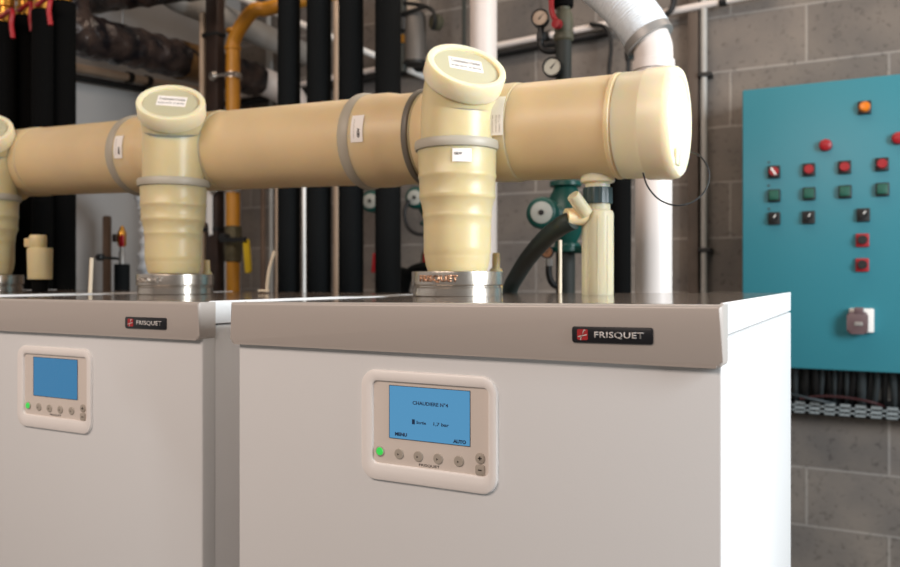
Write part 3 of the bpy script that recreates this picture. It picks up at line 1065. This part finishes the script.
# thin light gap strip and a tube between the left pipes
vpipe(51.8, 1.12, 3.5, 'whiteplastic', 'thin_tube', 'thin white tube seen between two black risers at the left', 'tube', z1=at(51.8, 150, Y=1.12).z)

# brown steel post, beige strip, gas line
v = at(215, 200, Y=1.42)
t = thing('steel_post', 'dark brown steel post left of the yellow gas pipe', 'post', (v.x, v.y, 0))
MB().box(v.x - .029, v.x + .029, v.y - .02, v.y + .02, 0, ZC, .003).build('channel', 'brownsteel', t)
for py in (33, 229):
    z = at(215, py, Y=1.40).z
    MB().box(v.x - .045, v.x + .033, v.y - .024, v.y + .022, z - .007, z + .007, .002).build('strap', 'black', t)
vv = at(203.5, 200, Y=1.42)
tag(MB().box(vv.x - .010, vv.x + .010, vv.y - .012, vv.y + .012, 0, at(203, 13, Y=1.42).z, .002).build('beige_trunking', 'beige'), 'narrow beige trunking strip along the brown steel post', 'trunking')

GY = 1.42
g = thing('gas_pipe', 'ochre yellow gas pipe with elbow at top and yellow-handled valve', 'gas pipe', at(233, 300, Y=GY) * 1.0)
g.location.z = 0
gx = at(233, 200, Y=GY).x
gr = .0255
zv1, zv0 = at(233, 226, Y=GY).z, at(233, 262, Y=GY).z
MB().cyl((gx, GY, 0), (gx, GY, zv0 + .004), gr * .95).build('lower_pipe', 'gas', g)
e1, e2 = at(234, 38, Y=GY), at(252, 12, Y=GY)
far = at(330, -6, Y=1.60)
MB().tube([(gx, GY, zv1 - .004), (gx, GY, e1.z - .30), (gx, GY, e1.z - .08), (gx + .01, GY, e1.z), (e2.x, GY, e2.z), at(266, 9, Y=GY + .02), at(285, 4, Y=1.46), at(308, -1, Y=1.53), far, at(385, -16, Y=1.66)], gr, 24, 6).build('upper_pipe', 'gas', g)
for py in (33, 50):
    q = at(234, py, Y=GY)
    MB().lathe([(gr, 0), (gr + .004, .002), (gr + .004, .012), (gr, .014)], (gx + (.008 if py == 33 else 0), GY, q.z), (0, 0, 1), 24).build('weld_collar', 'gas', g)
zm = (zv0 + zv1) / 2
MB().lathe([(.026, 0), (.031, .004), (.031, .025), (.033, .035), (.034, .06), (.033, zv1 - zv0 - .035), (.031, zv1 - zv0 - .025), (.031, zv1 - zv0 - .004), (.026, zv1 - zv0)], (gx, GY, zv0), (0, 0, 1), 12).build('ball_valve', 'gasvalve', g, 25)
hp = at(237, 237, Y=GY - .05)
MB().cyl((gx, GY - .02, hp.z), (gx + .005, GY - .062, hp.z), .016, seg=12).build('valve_stem', 'black', g)
h0, h1 = at(244, 240, Y=GY - .06), at(246.5, 273, Y=GY - .06)
dv = (h1 - h0)
hm = plane_mtx(h0, (-dv.normalized().z, 0, dv.normalized().x), dv)
MB().box(gx, h0.x + .01, GY - .066, GY - .058, h0.z - .006, h0.z + .010).build('lever', 'black', g)
MB().prism(rrect(-.012, .012, -.004, dv.length, .010, 4), Matrix.Translation((0, .006, 0)) @ hm, .012, .003).build('lever_grip', 'yellow', g)
for py in (76, 190):
    z = at(233, py, Y=GY).z
    cl_ = MB().lathe([(gr + .001, -.009), (gr + .006, -.009), (gr + .006, .009), (gr + .001, .009)], (gx, GY, z), (0, 0, 1), 24)
    cl_.cyl((gx - .085, GY - .03, z), (gx + .045, GY - .03, z), .006, seg=10)
    ck = cl_.build('pipe_clamp', 'steel', g)
    MB().lathe([(.016, 0), (.018, .006), (.010, .016), (0, .018)], (gx - .063, GY - .03, z), (0, -1, 0), 16).build('bolt_head', 'steel', g)

# ragged white strip near the post, small
v = at(209.5, 190, Y=1.392)
o = MB()
pts = [(0, .05), (.024, .05), (.024, -.165), (.016, -.160), (.010, -.168), (.008, -.125), (-.004, -.118), (-.001, -.06)]
o.prism(pts, plane_mtx((v.x - .014, v.y + .006, v.z), (1, 0, 0), (0, 0, 1)), .006, .001)
tag(o.build('insulation_offcut', 'whiteplastic'), 'ragged white strip hanging under the duct beside the brown post', 'strip')

# white lumpy flexible behind the middle riser
def bump_r(r, n, amp):
    return lambda t: r * (1 + amp * math.sin(t * n * 2 * PI))


v = at(152, 200, Y=1.25)
tag(MB().tube([(v.x, v.y, 0), (v.x, v.y, .8), (v.x + .01, v.y, 1.3), (v.x - .008, v.y, 1.5), (v.x, v.y, 1.66), (v.x, v.y - .03, 1.75), (v.x, v.y - .12, 1.79), (v.x, .56, 1.79)], .045, 24, 24, radfn=lambda t: .040 + .005 * math.sin(t * 170) + .003 * math.sin(t * 61)).build('flexible_pipe', 'flex'), 'white crumpled flexible pipe half hidden behind the middle flue riser', 'pipe')

# small valve on black stub left of middle riser
v = at(122, 264, Y=1.05)
d_ = (v - CAM).dot(FWD)
u = d_ / F
t = thing('drain_valve', 'small brass valve with red tag on a black insulated stub, left of the middle riser', 'valve', (v.x, v.y, 0))
MB().cyl((v.x, v.y, 0), (v.x, v.y, v.z), 7.5 * u, bev=.003).build('foam_sleeve', 'foam', t)
MB().lathe([(3.2 * u, 0), (3.2 * u, 12 * u), (2.4 * u, 13 * u), (2.4 * u, 17 * u)], (v.x, v.y, v.z), (0, 0, 1), 16).build('nipple', 'greymetal', t)
MB().lathe([(2.6 * u, 0), (4.4 * u, 2 * u), (4.4 * u, 14 * u), (2.5 * u, 18 * u), (1.5 * u, 21 * u), (0, 21 * u)], (v.x, v.y, v.z + 17 * u), (0, 0, 1), 16).build('brass_body', 'brass', t)
MB().box(v.x + 1 * u, v.x + 8 * u, v.y - 5 * u, v.y - 3.5 * u, v.z + 17 * u, v.z + 29 * u, .003).build('red_tag', 'red', t)
MB().box(v.x - 9 * u, v.x - 3 * u, v.y - 5 * u, v.y + 5 * u, v.z + 22 * u, v.z + 30 * u, .004).build('dark_cap', 'brownsteel', t)
MB().tube([(v.x, v.y, v.z + 5 * u), (v.x - 15 * u, v.y, v.z + 6 * u), (v.x - 27 * u, v.y - .01, v.z + 6.5 * u)], 1.4 * u, 8).build('side_lever', 'darkpipe', t)
MB().lathe([(3.6 * u, 0), (3.6 * u, 6 * u), (2 * u, 7 * u)], (v.x - 31 * u, v.y - .01, v.z + 7 * u), (1, 0, 0), 12).build('lever_knob', 'black', t)
v = at(107, 220, Y=1.35)
tag(MB().cyl((v.x, v.y, 0), (v.x, v.y, at(107, 216, Y=1.35).z), .016, seg=14, bev=.005).build('brown_pipe', 'brown'), 'dull brown upright pipe left of the small brass valve', 'pipe')
v = at(131, 193, Y=1.0)

# ------------------------------------------------------------------ flexible pipe on the wide white pipe
t = thing('flexible_pipe', 'white ribbed flexible pipe with steel clamp coming down at top right', 'pipe', at(653, 62, Y=1.0))
z_ = lambda px, py: at(px, py, Y=1.0)
MB().tube([z_(653.5, 70), z_(653.5, 58), z_(652, 46), z_(644, 30), z_(634, 18)], .041, 32, 8, radfn=lambda k: .0405 + .006 * k).build('elbow', 'pvc', t)
MB().tube([z_(650, 41), z_(640, 24), z_(622, 2), z_(600, -18), z_(565, -45), z_(520, -80)], .055, 32, 26, radfn=lambda k: .054 + .0013 * math.sin(k * 520)).build('ribbed_hose', 'flex', t)
ca, cb2 = z_(650.5, 42), z_(645, 33.5)
MB().cyl(ca, ca + (cb2 - ca).normalized() * .018, .0565, seg=36).build('hose_clamp', 'greymetal', t)
o = z_(653.5, 66)
MB().lathe([(.041, -.012), (.046, -.010), (.046, .010), (.041, .012)], o, (0, 0, 1), 32).build('socket_collar', 'pvc', t)

# ------------------------------------------------------------------ pump line right of the nearest riser
PY = 1.15
pz = lambda px, py, Y=PY: at(px, py, Y=Y)


def gauge(par, c, r, n=Vector((.25, -.97, .05)), m='dial', sub='gauge'):
    n = n.normalized()
    g_ = MB().lathe([(r * .8, -.022), (r * 1.08, -.018), (r * 1.12, 0), (r * 1.12, .004), (r * .95, .005), (r * .93, .001), (0, .001)], c, n, 28).build(sub, 'black', par)
    MB().lathe([(r * .93, .001), (r * .93, .0018), (0, .0018)], c, n, 28).build('dial', m, g_)
    mx = Matrix.Translation(c + n * .002) @ frame(n) @ Matrix.Rotation(R(-40), 4, 'Z')
    MB().prism([(-r * .1, -r * .25), (r * .1, -r * .25), (0, r * .75)], mx, .001).build('needle', 'mark', g_)
    return g_


vx = pz(563.5, 60)
t = thing('valve_assembly', 'dark pipe with red-levered valve and two round gauges above the duct', 'valve', (vx.x, PY, pz(563, 150).z))
u = (vx - CAM).dot(FWD) / F
MB().cyl((vx.x, PY, pz(563, 150).z), (vx.x, PY, pz(563, 40).z), 8 * u).build('pipe', 'darkpipe', t)
MB().lathe([(8.5 * u, 0), (10 * u, 2 * u), (10 * u, 7 * u), (8.6 * u, 8 * u), (9.8 * u, 16 * u), (9.8 * u, 22 * u), (8.4 * u, 29 * u), (7 * u, 31 * u), (7 * u, 36 * u)], (vx.x, PY, pz(563, 42).z), (0, 0, 1), 16).build('valve_body', 'olive', t, 25)
MB().cyl((vx.x, PY, pz(563, 8).z), (vx.x, PY, ZC), 10 * u, bev=.003).build('foam_sleeve', 'foam_dark', t)
a, b, c = pz(551, -8, PY - .045), pz(552, 12, PY - .05), pz(557, 23, PY - .045)
MB().tube([a, b, c], 2.6 * u, 10, 5).build('red_lever', 'red', t)
MB().lathe([(4.2 * u, -.01), (5 * u, -.004), (4.5 * u, .008), (0, .010)], pz(557, 24, PY - .045), (-.2, -1, 0), 18).build('red_hub', 'red', t)
MB().cyl(pz(557, 24, PY - .04), (vx.x, PY, pz(557, 24).z), .009, seg=12).build('spindle', 'black', t)
gauge(t, pz(540, 18, PY - .03), 8 * u, m='beige')
MB().tube([pz(541, 28, PY - .02), pz(541, 38, PY - .02), pz(541, 46, PY - .02), pz(547, 51, PY - .015), pz(562, 50, PY)], 3.4 * u, 12, 6).build('siphon_tube', 'black', t)
MB().cyl(pz(541, 40, PY - .02), pz(541, 33, PY - .02), 5 * u, seg=6).build('hex_nut', 'black', t)
gauge(t, pz(552, 67, PY - .045), 8.7 * u, Vector((.25, -.97, 0)))
MB().cyl(pz(552, 67, PY - .04), (vx.x, PY, pz(556, 67).z), .006, seg=10).build('gauge_stem', 'brass', t)

# green pumps
def pump(px, py, Y, rd, label, red=None, mirror=1, top=None):
    c = at(px, py, Y=Y - .10)
    d = (c - CAM).dot(FWD)
    u = d / F
    axis = at(px + 24 * rd / 10 * mirror, py, Y=Y)
    t = thing('circulation_pump', label, 'pump', (axis.x, Y, 0), 'green circulation pumps')
    n = Vector((.22, -.97, .0)).normalized()
    S = rd / 10 * u
    MB().lathe([(13 * S, -22 * S), (16 * S, -18 * S), (16.5 * S, -6 * S), (14.5 * S, -1.5 * S), (11.5 * S, 0), (0, 0)], c, n, 32).build('motor_head', 'greenpump', t)
    dl_ = MB().lathe([(11 * S, -1 * S), (11 * S, .8 * S), (10 * S, 1.4 * S), (0, 1.4 * S)], c, n, 28).build('dial', 'dial_grey', t)
    MB().lathe([(2.8 * S, 1.2 * S), (2.8 * S, 2.4 * S), (0, 2.6 * S)], c, n, 16).build('knob', 'black', dl_)
    MB().cyl(c - n * 20 * S, Vector((axis.x, Y, c.z)), 13 * S, 17 * S).build('motor_neck', 'greenpump', t)
    MB().lathe([(11 * S, -30 * S), (18 * S, -16 * S), (20 * S, 0), (18 * S, 16 * S), (11 * S, 30 * S)], (axis.x, Y, c.z), (0, 0, 1), 28).build('volute', 'greenpump', t)
    for zz_ in (32, -36):
        MB().lathe([(15 * S, 0), (16.5 * S, 1 * S), (16.5 * S, 5 * S), (15 * S, 6 * S)], (axis.x, Y, c.z + (zz_ - 3) * S), (0, 0, 1), 24).build('flange', 'greenpump', t)
    MB().cyl((axis.x, Y, c.z - 32 * S), (axis.x, Y, 0), 10 * S).build('lower_pipe', 'darkpipe', t)
    if top:
        MB().cyl((axis.x, Y, c.z + 30 * S), (axis.x, Y, top), 10 * S).build('upper_pipe', 'greenpump', t)
    else:
        q = E + .60
        MB().tube([(axis.x, Y, c.z + 30 * S), (axis.x, Y, q - .12), (axis.x, Y + .012, q - .045), (axis.x, Y + .05, q - .006), (axis.x, Y + .10, q), (axis.x, YB, q)], 10 * S, 16, 6).build('upper_pipe', 'greenpump', t)
    if red:
        z = at(px, 262, Y=Y).z
        b_ = MB().lathe([(10 * S, -20 * S), (15 * S, -10 * S), (15 * S, 10 * S), (10 * S, 20 * S)], (axis.x, Y, z), (0, 0, 1), 12).build('isolating_valve', 'olive', t)
        r_ = at(red, 264, Y=Y - .07)
        MB().cyl((axis.x, Y, z), (r_.x, Y - .06, z), .008, seg=10).build('spindle', 'greymetal', b_)
        MB().prism([(-.008, .034), (.006, .030), (.020, -.045), (-.016, -.045)], FRONT(r_.x, Y - .058, z), .014, .003).build('red_handle', 'red', b_)
    return t, axis, c, S


t, ax_, c_, S_ = pump(541.5, 212.5, PY, 10, 'nearest green pump with grey dial, left of the clear trap', top=pz(563, 150).z)
g0 = pz(547, 252, PY - .05)
gauge(t, g0, 5.6 * u, Vector((.25, -.97, 0)), 'copper', 'pressure_gauge')
MB().tube([pz(549, 262, PY - .05), pz(549, 275, PY - .05), pz(554, 285, PY - .045), pz(566, 288, PY)], 3.2 * u, 10).build('bent_pipe', 'black', t)
MB().cyl(pz(549, 266, PY - .05), pz(549, 259, PY - .05), 4 * u, seg=8).build('union', 'greymetal', t)
MB().lathe([(12 * u, 0), (13 * u, .004), (13 * u, .014), (12 * u, .018)], pz(567, 250), (0, 0, 1), 24).build('isolating_valve', 'greenpump', t)
MB().cyl(pz(567, 249), pz(590, 250, PY - .03), 4 * u, seg=12).build('valve_lever', 'greenpump', t)
pump(370, 201, 2.0, 6.8, 'green pump seen between the third and fourth black insulated pipes', 374.5)
t, ax_, c_, S_ = pump(414.5, 197.5, 2.0, 6.8, 'green pump with looping black lead, just left of the nearest riser', 425.5)
o = MB().tube([at(409, 200, Y=1.88), at(404.5, 212, Y=1.87), at(408, 227, Y=1.87), at(418, 234, Y=1.87), at(432, 232, Y=1.9), at(440, 220, Y=1.95)], .0075, 10)
o.build('power_lead', 'cableblack', t)
# black elbow low by the nearest riser
v = at(415, 268, Y=1.6)
tag(MB().tube([at(403, 290, Y=1.6) * 1.0 - Vector((0, 0, at(403, 290, Y=1.6).z)), at(404, 300, Y=1.6), at(404, 290, Y=1.6), at(408, 276, Y=1.6), at(418, 269, Y=1.6), at(434, 268, Y=1.6), at(444, 276, Y=1.6), at(446, 300, Y=1.6), at(446, 290, Y=1.6) - Vector((0, 0, at(446, 290, Y=1.6).z))], .020, 16, radfn=None).build('black_elbow', 'foam'), 'black insulated pipe bend low behind the steel collar of the nearest boiler', 'pipe')

# ------------------------------------------------------------------ strainer group on the back wall at top
v = at(415, 36, Y=2.08)
t = thing('dirt_separator', 'grey cylinder with black fittings on the block wall above the duct', 'separator', (v.x, 2.08, at(415, 66, Y=2.08).z))
u = (v - CAM).dot(FWD) / F
zb_ = at(415, 64, Y=2.08).z
MB().lathe([(9 * u, 0), (11 * u, 2 * u), (11 * u, 46 * u), (9 * u, 51 * u), (4 * u, 53 * u)], (v.x, 2.08, zb_), (0, 0, 1), 28).build('cylinder', 'darkmetal', t)
MB().lathe([(11.8 * u, 0), (11.8 * u, 3 * u)], (v.x, 2.08, zb_ - 1 * u), (0, 0, 1), 28).build('bottom_band', 'black', t)
q = at(403, 30, Y=2.06)
MB().cyl((q.x, 2.06, at(403, 72, Y=2.06).z), (q.x, 2.06, ZC), 4 * u, seg=16).build('side_pipe', 'darkpipe', t)
MB().lathe([(4 * u, -9 * u), (7 * u, -6 * u), (7.5 * u, 6 * u), (4 * u, 9 * u)], (q.x, 2.06, at(403, 25, Y=2.06).z), (0, 0, 1), 12).build('valve_body', 'black', t)
MB().cyl((q.x, 2.06, at(403, 44, Y=2.06).z), (q.x, 2.06, at(403, 36, Y=2.06).z), 5.5 * u, seg=6).build('hex_nut', 'brass', t)
MB().tube([at(396, 15, Y=2.03), at(412, 11, Y=2.03), at(426, 6, Y=2.03)], 2.2 * u, 8).build('lever', 'black', t)
MB().tube([at(404, 3, Y=2.05), at(420, 5, Y=2.05), at(432, 10, Y=2.05), at(435, 20, Y=2.05), at(433, 30, Y=2.06)], 2.0 * u, 8).build('capillary', 'black', t)
q2 = at(437, 22, Y=2.08)
MB().lathe([(7 * u, 0), (8 * u, .01), (8 * u, .03), (6 * u, .035)], (q2.x, 2.10, q2.z), (-.3, -1, 0), 20).build('round_gauge', 'olive', t)
q3 = at(400, 5, Y=2.1)
tag(MB().box(q3.x - .025, q3.x + .025, 2.06, YB, q3.z - .05, q3.z + .05, .004).build('junction_box', 'beige'), 'small beige box on the block wall beside the fourth black pipe', 'junction box')

# ------------------------------------------------------------------ overhead pipes at the left
# white thin pipe running into the room's depth
w1 = at(425, 77, Y=YB)
w0 = at(243, -1, Y=1.68)
w0 = w0 + (w0 - w1) * .5
tag(MB().cyl(w0, w1, .014, seg=16).build('overhead_pipe', 'whiteplastic'), 'thin white pipe slanting behind the black insulated pipes', 'pipe')
# grey pipe
X_ = -2.25
g1 = at(262, 35, X=X_)
g0 = at(190, 3, X=X_)
dg_ = (g1 - g0).normalized()
g1 = g1 + dg_ * ((YB - g1.y) / dg_.y)
g0 = at(176, -3, X=X_)
tag(MB().tube([Vector((g0.x, g0.y - .10, ZC)), g0 + Vector((0, -.10, .3)), g0 + Vector((0, -.095, .10)), g0 + Vector((0, -.06, .035)), g0, g0 + (g1 - g0) * .3, g1], .052, 24, 10).build('overhead_pipe', 'greypipe'), 'thick grey pipe passing behind the yellow gas elbow', 'pipe')
v = at(268.5, 60, Y=2.17)
tag(MB().cyl((v.x, 2.17, at(268, 72, Y=2.17).z), (v.x, 2.17, ZC), .012, seg=12).build('thin_tube', 'greypipe'), 'short pale tube dropping to the end of the crinkled duct', 'tube')
# crinkled foil wrapped pipe
X_ = -2.3
f0, f1 = at(64, 30, X=X_), at(256, 79.5, X=X_)


def crinkle(mb, amp):
    def fn(c):
        n = noise.noise_vector(c * 22) * amp + noise.noise_vector(c * 60) * amp * .5
        return c + n
    return mb.warp(fn)


t = thing('wrapped_pipe', 'thick crinkled dark foil-wrapped pipe under the ceiling at left', 'pipe', f0)
mb = MB().tube([f0 + Vector((0, 0, ZC - f0.z)), f0 + Vector((0, 0, .35)), f0 + Vector((0, 0, .12)), f0 + Vector((0, .02, .03)), f0 + Vector((0, .08, .0)), f0 + (f1 - f0) * .3, f0 + (f1 - f0) * .6, f1], .072, 40, 26)
crinkle(mb, .010).build('foil_wrap', 'foil', t, 60)
dv = (f1 - f0)
pt = f0 + dv * .60
MB().cyl(pt - dv.normalized() * .06, pt + dv.normalized() * .06, .077, seg=32).build('tape_band', 'tape', t)
MB().tube([f1 - dv * .02, f1 + Vector((.0, .06, .0)), f1 + Vector((.05, .12, -.03)), f1 + Vector((.11, .13, -.09)), f1 + Vector((.12, .13, -.22))], .062, 28, 8).build('white_elbow', 'pvc', t)
for k in (.25, .8):
    c = f0 + dv * k
    MB().cyl((c.x, c.y, c.z + .06), (c.x, c.y, ZC), .004, seg=8).build('hanger_rod', 'greymetal', t)
# upper dark pipe crossing top left
f2, f3 = at(60, 0, X=-2.05), at(165, -6, X=-2.2)
u0, u1 = at(62, 5, Y=1.22), at(160, -9, Y=1.22)
du = u1 - u0
mb = MB().tube([u0 - du * ((u0.x - XL) / du.x), u0, u0 + du * .5, u1, u1 + du * .6], .045, 24, 20)
crinkle(mb, .008).build('foil_pipe', 'foil')
o = bpy.data.objects['foil_pipe']
tag(o, 'dark wrapped pipe along the top edge above the crinkled duct', 'pipe')
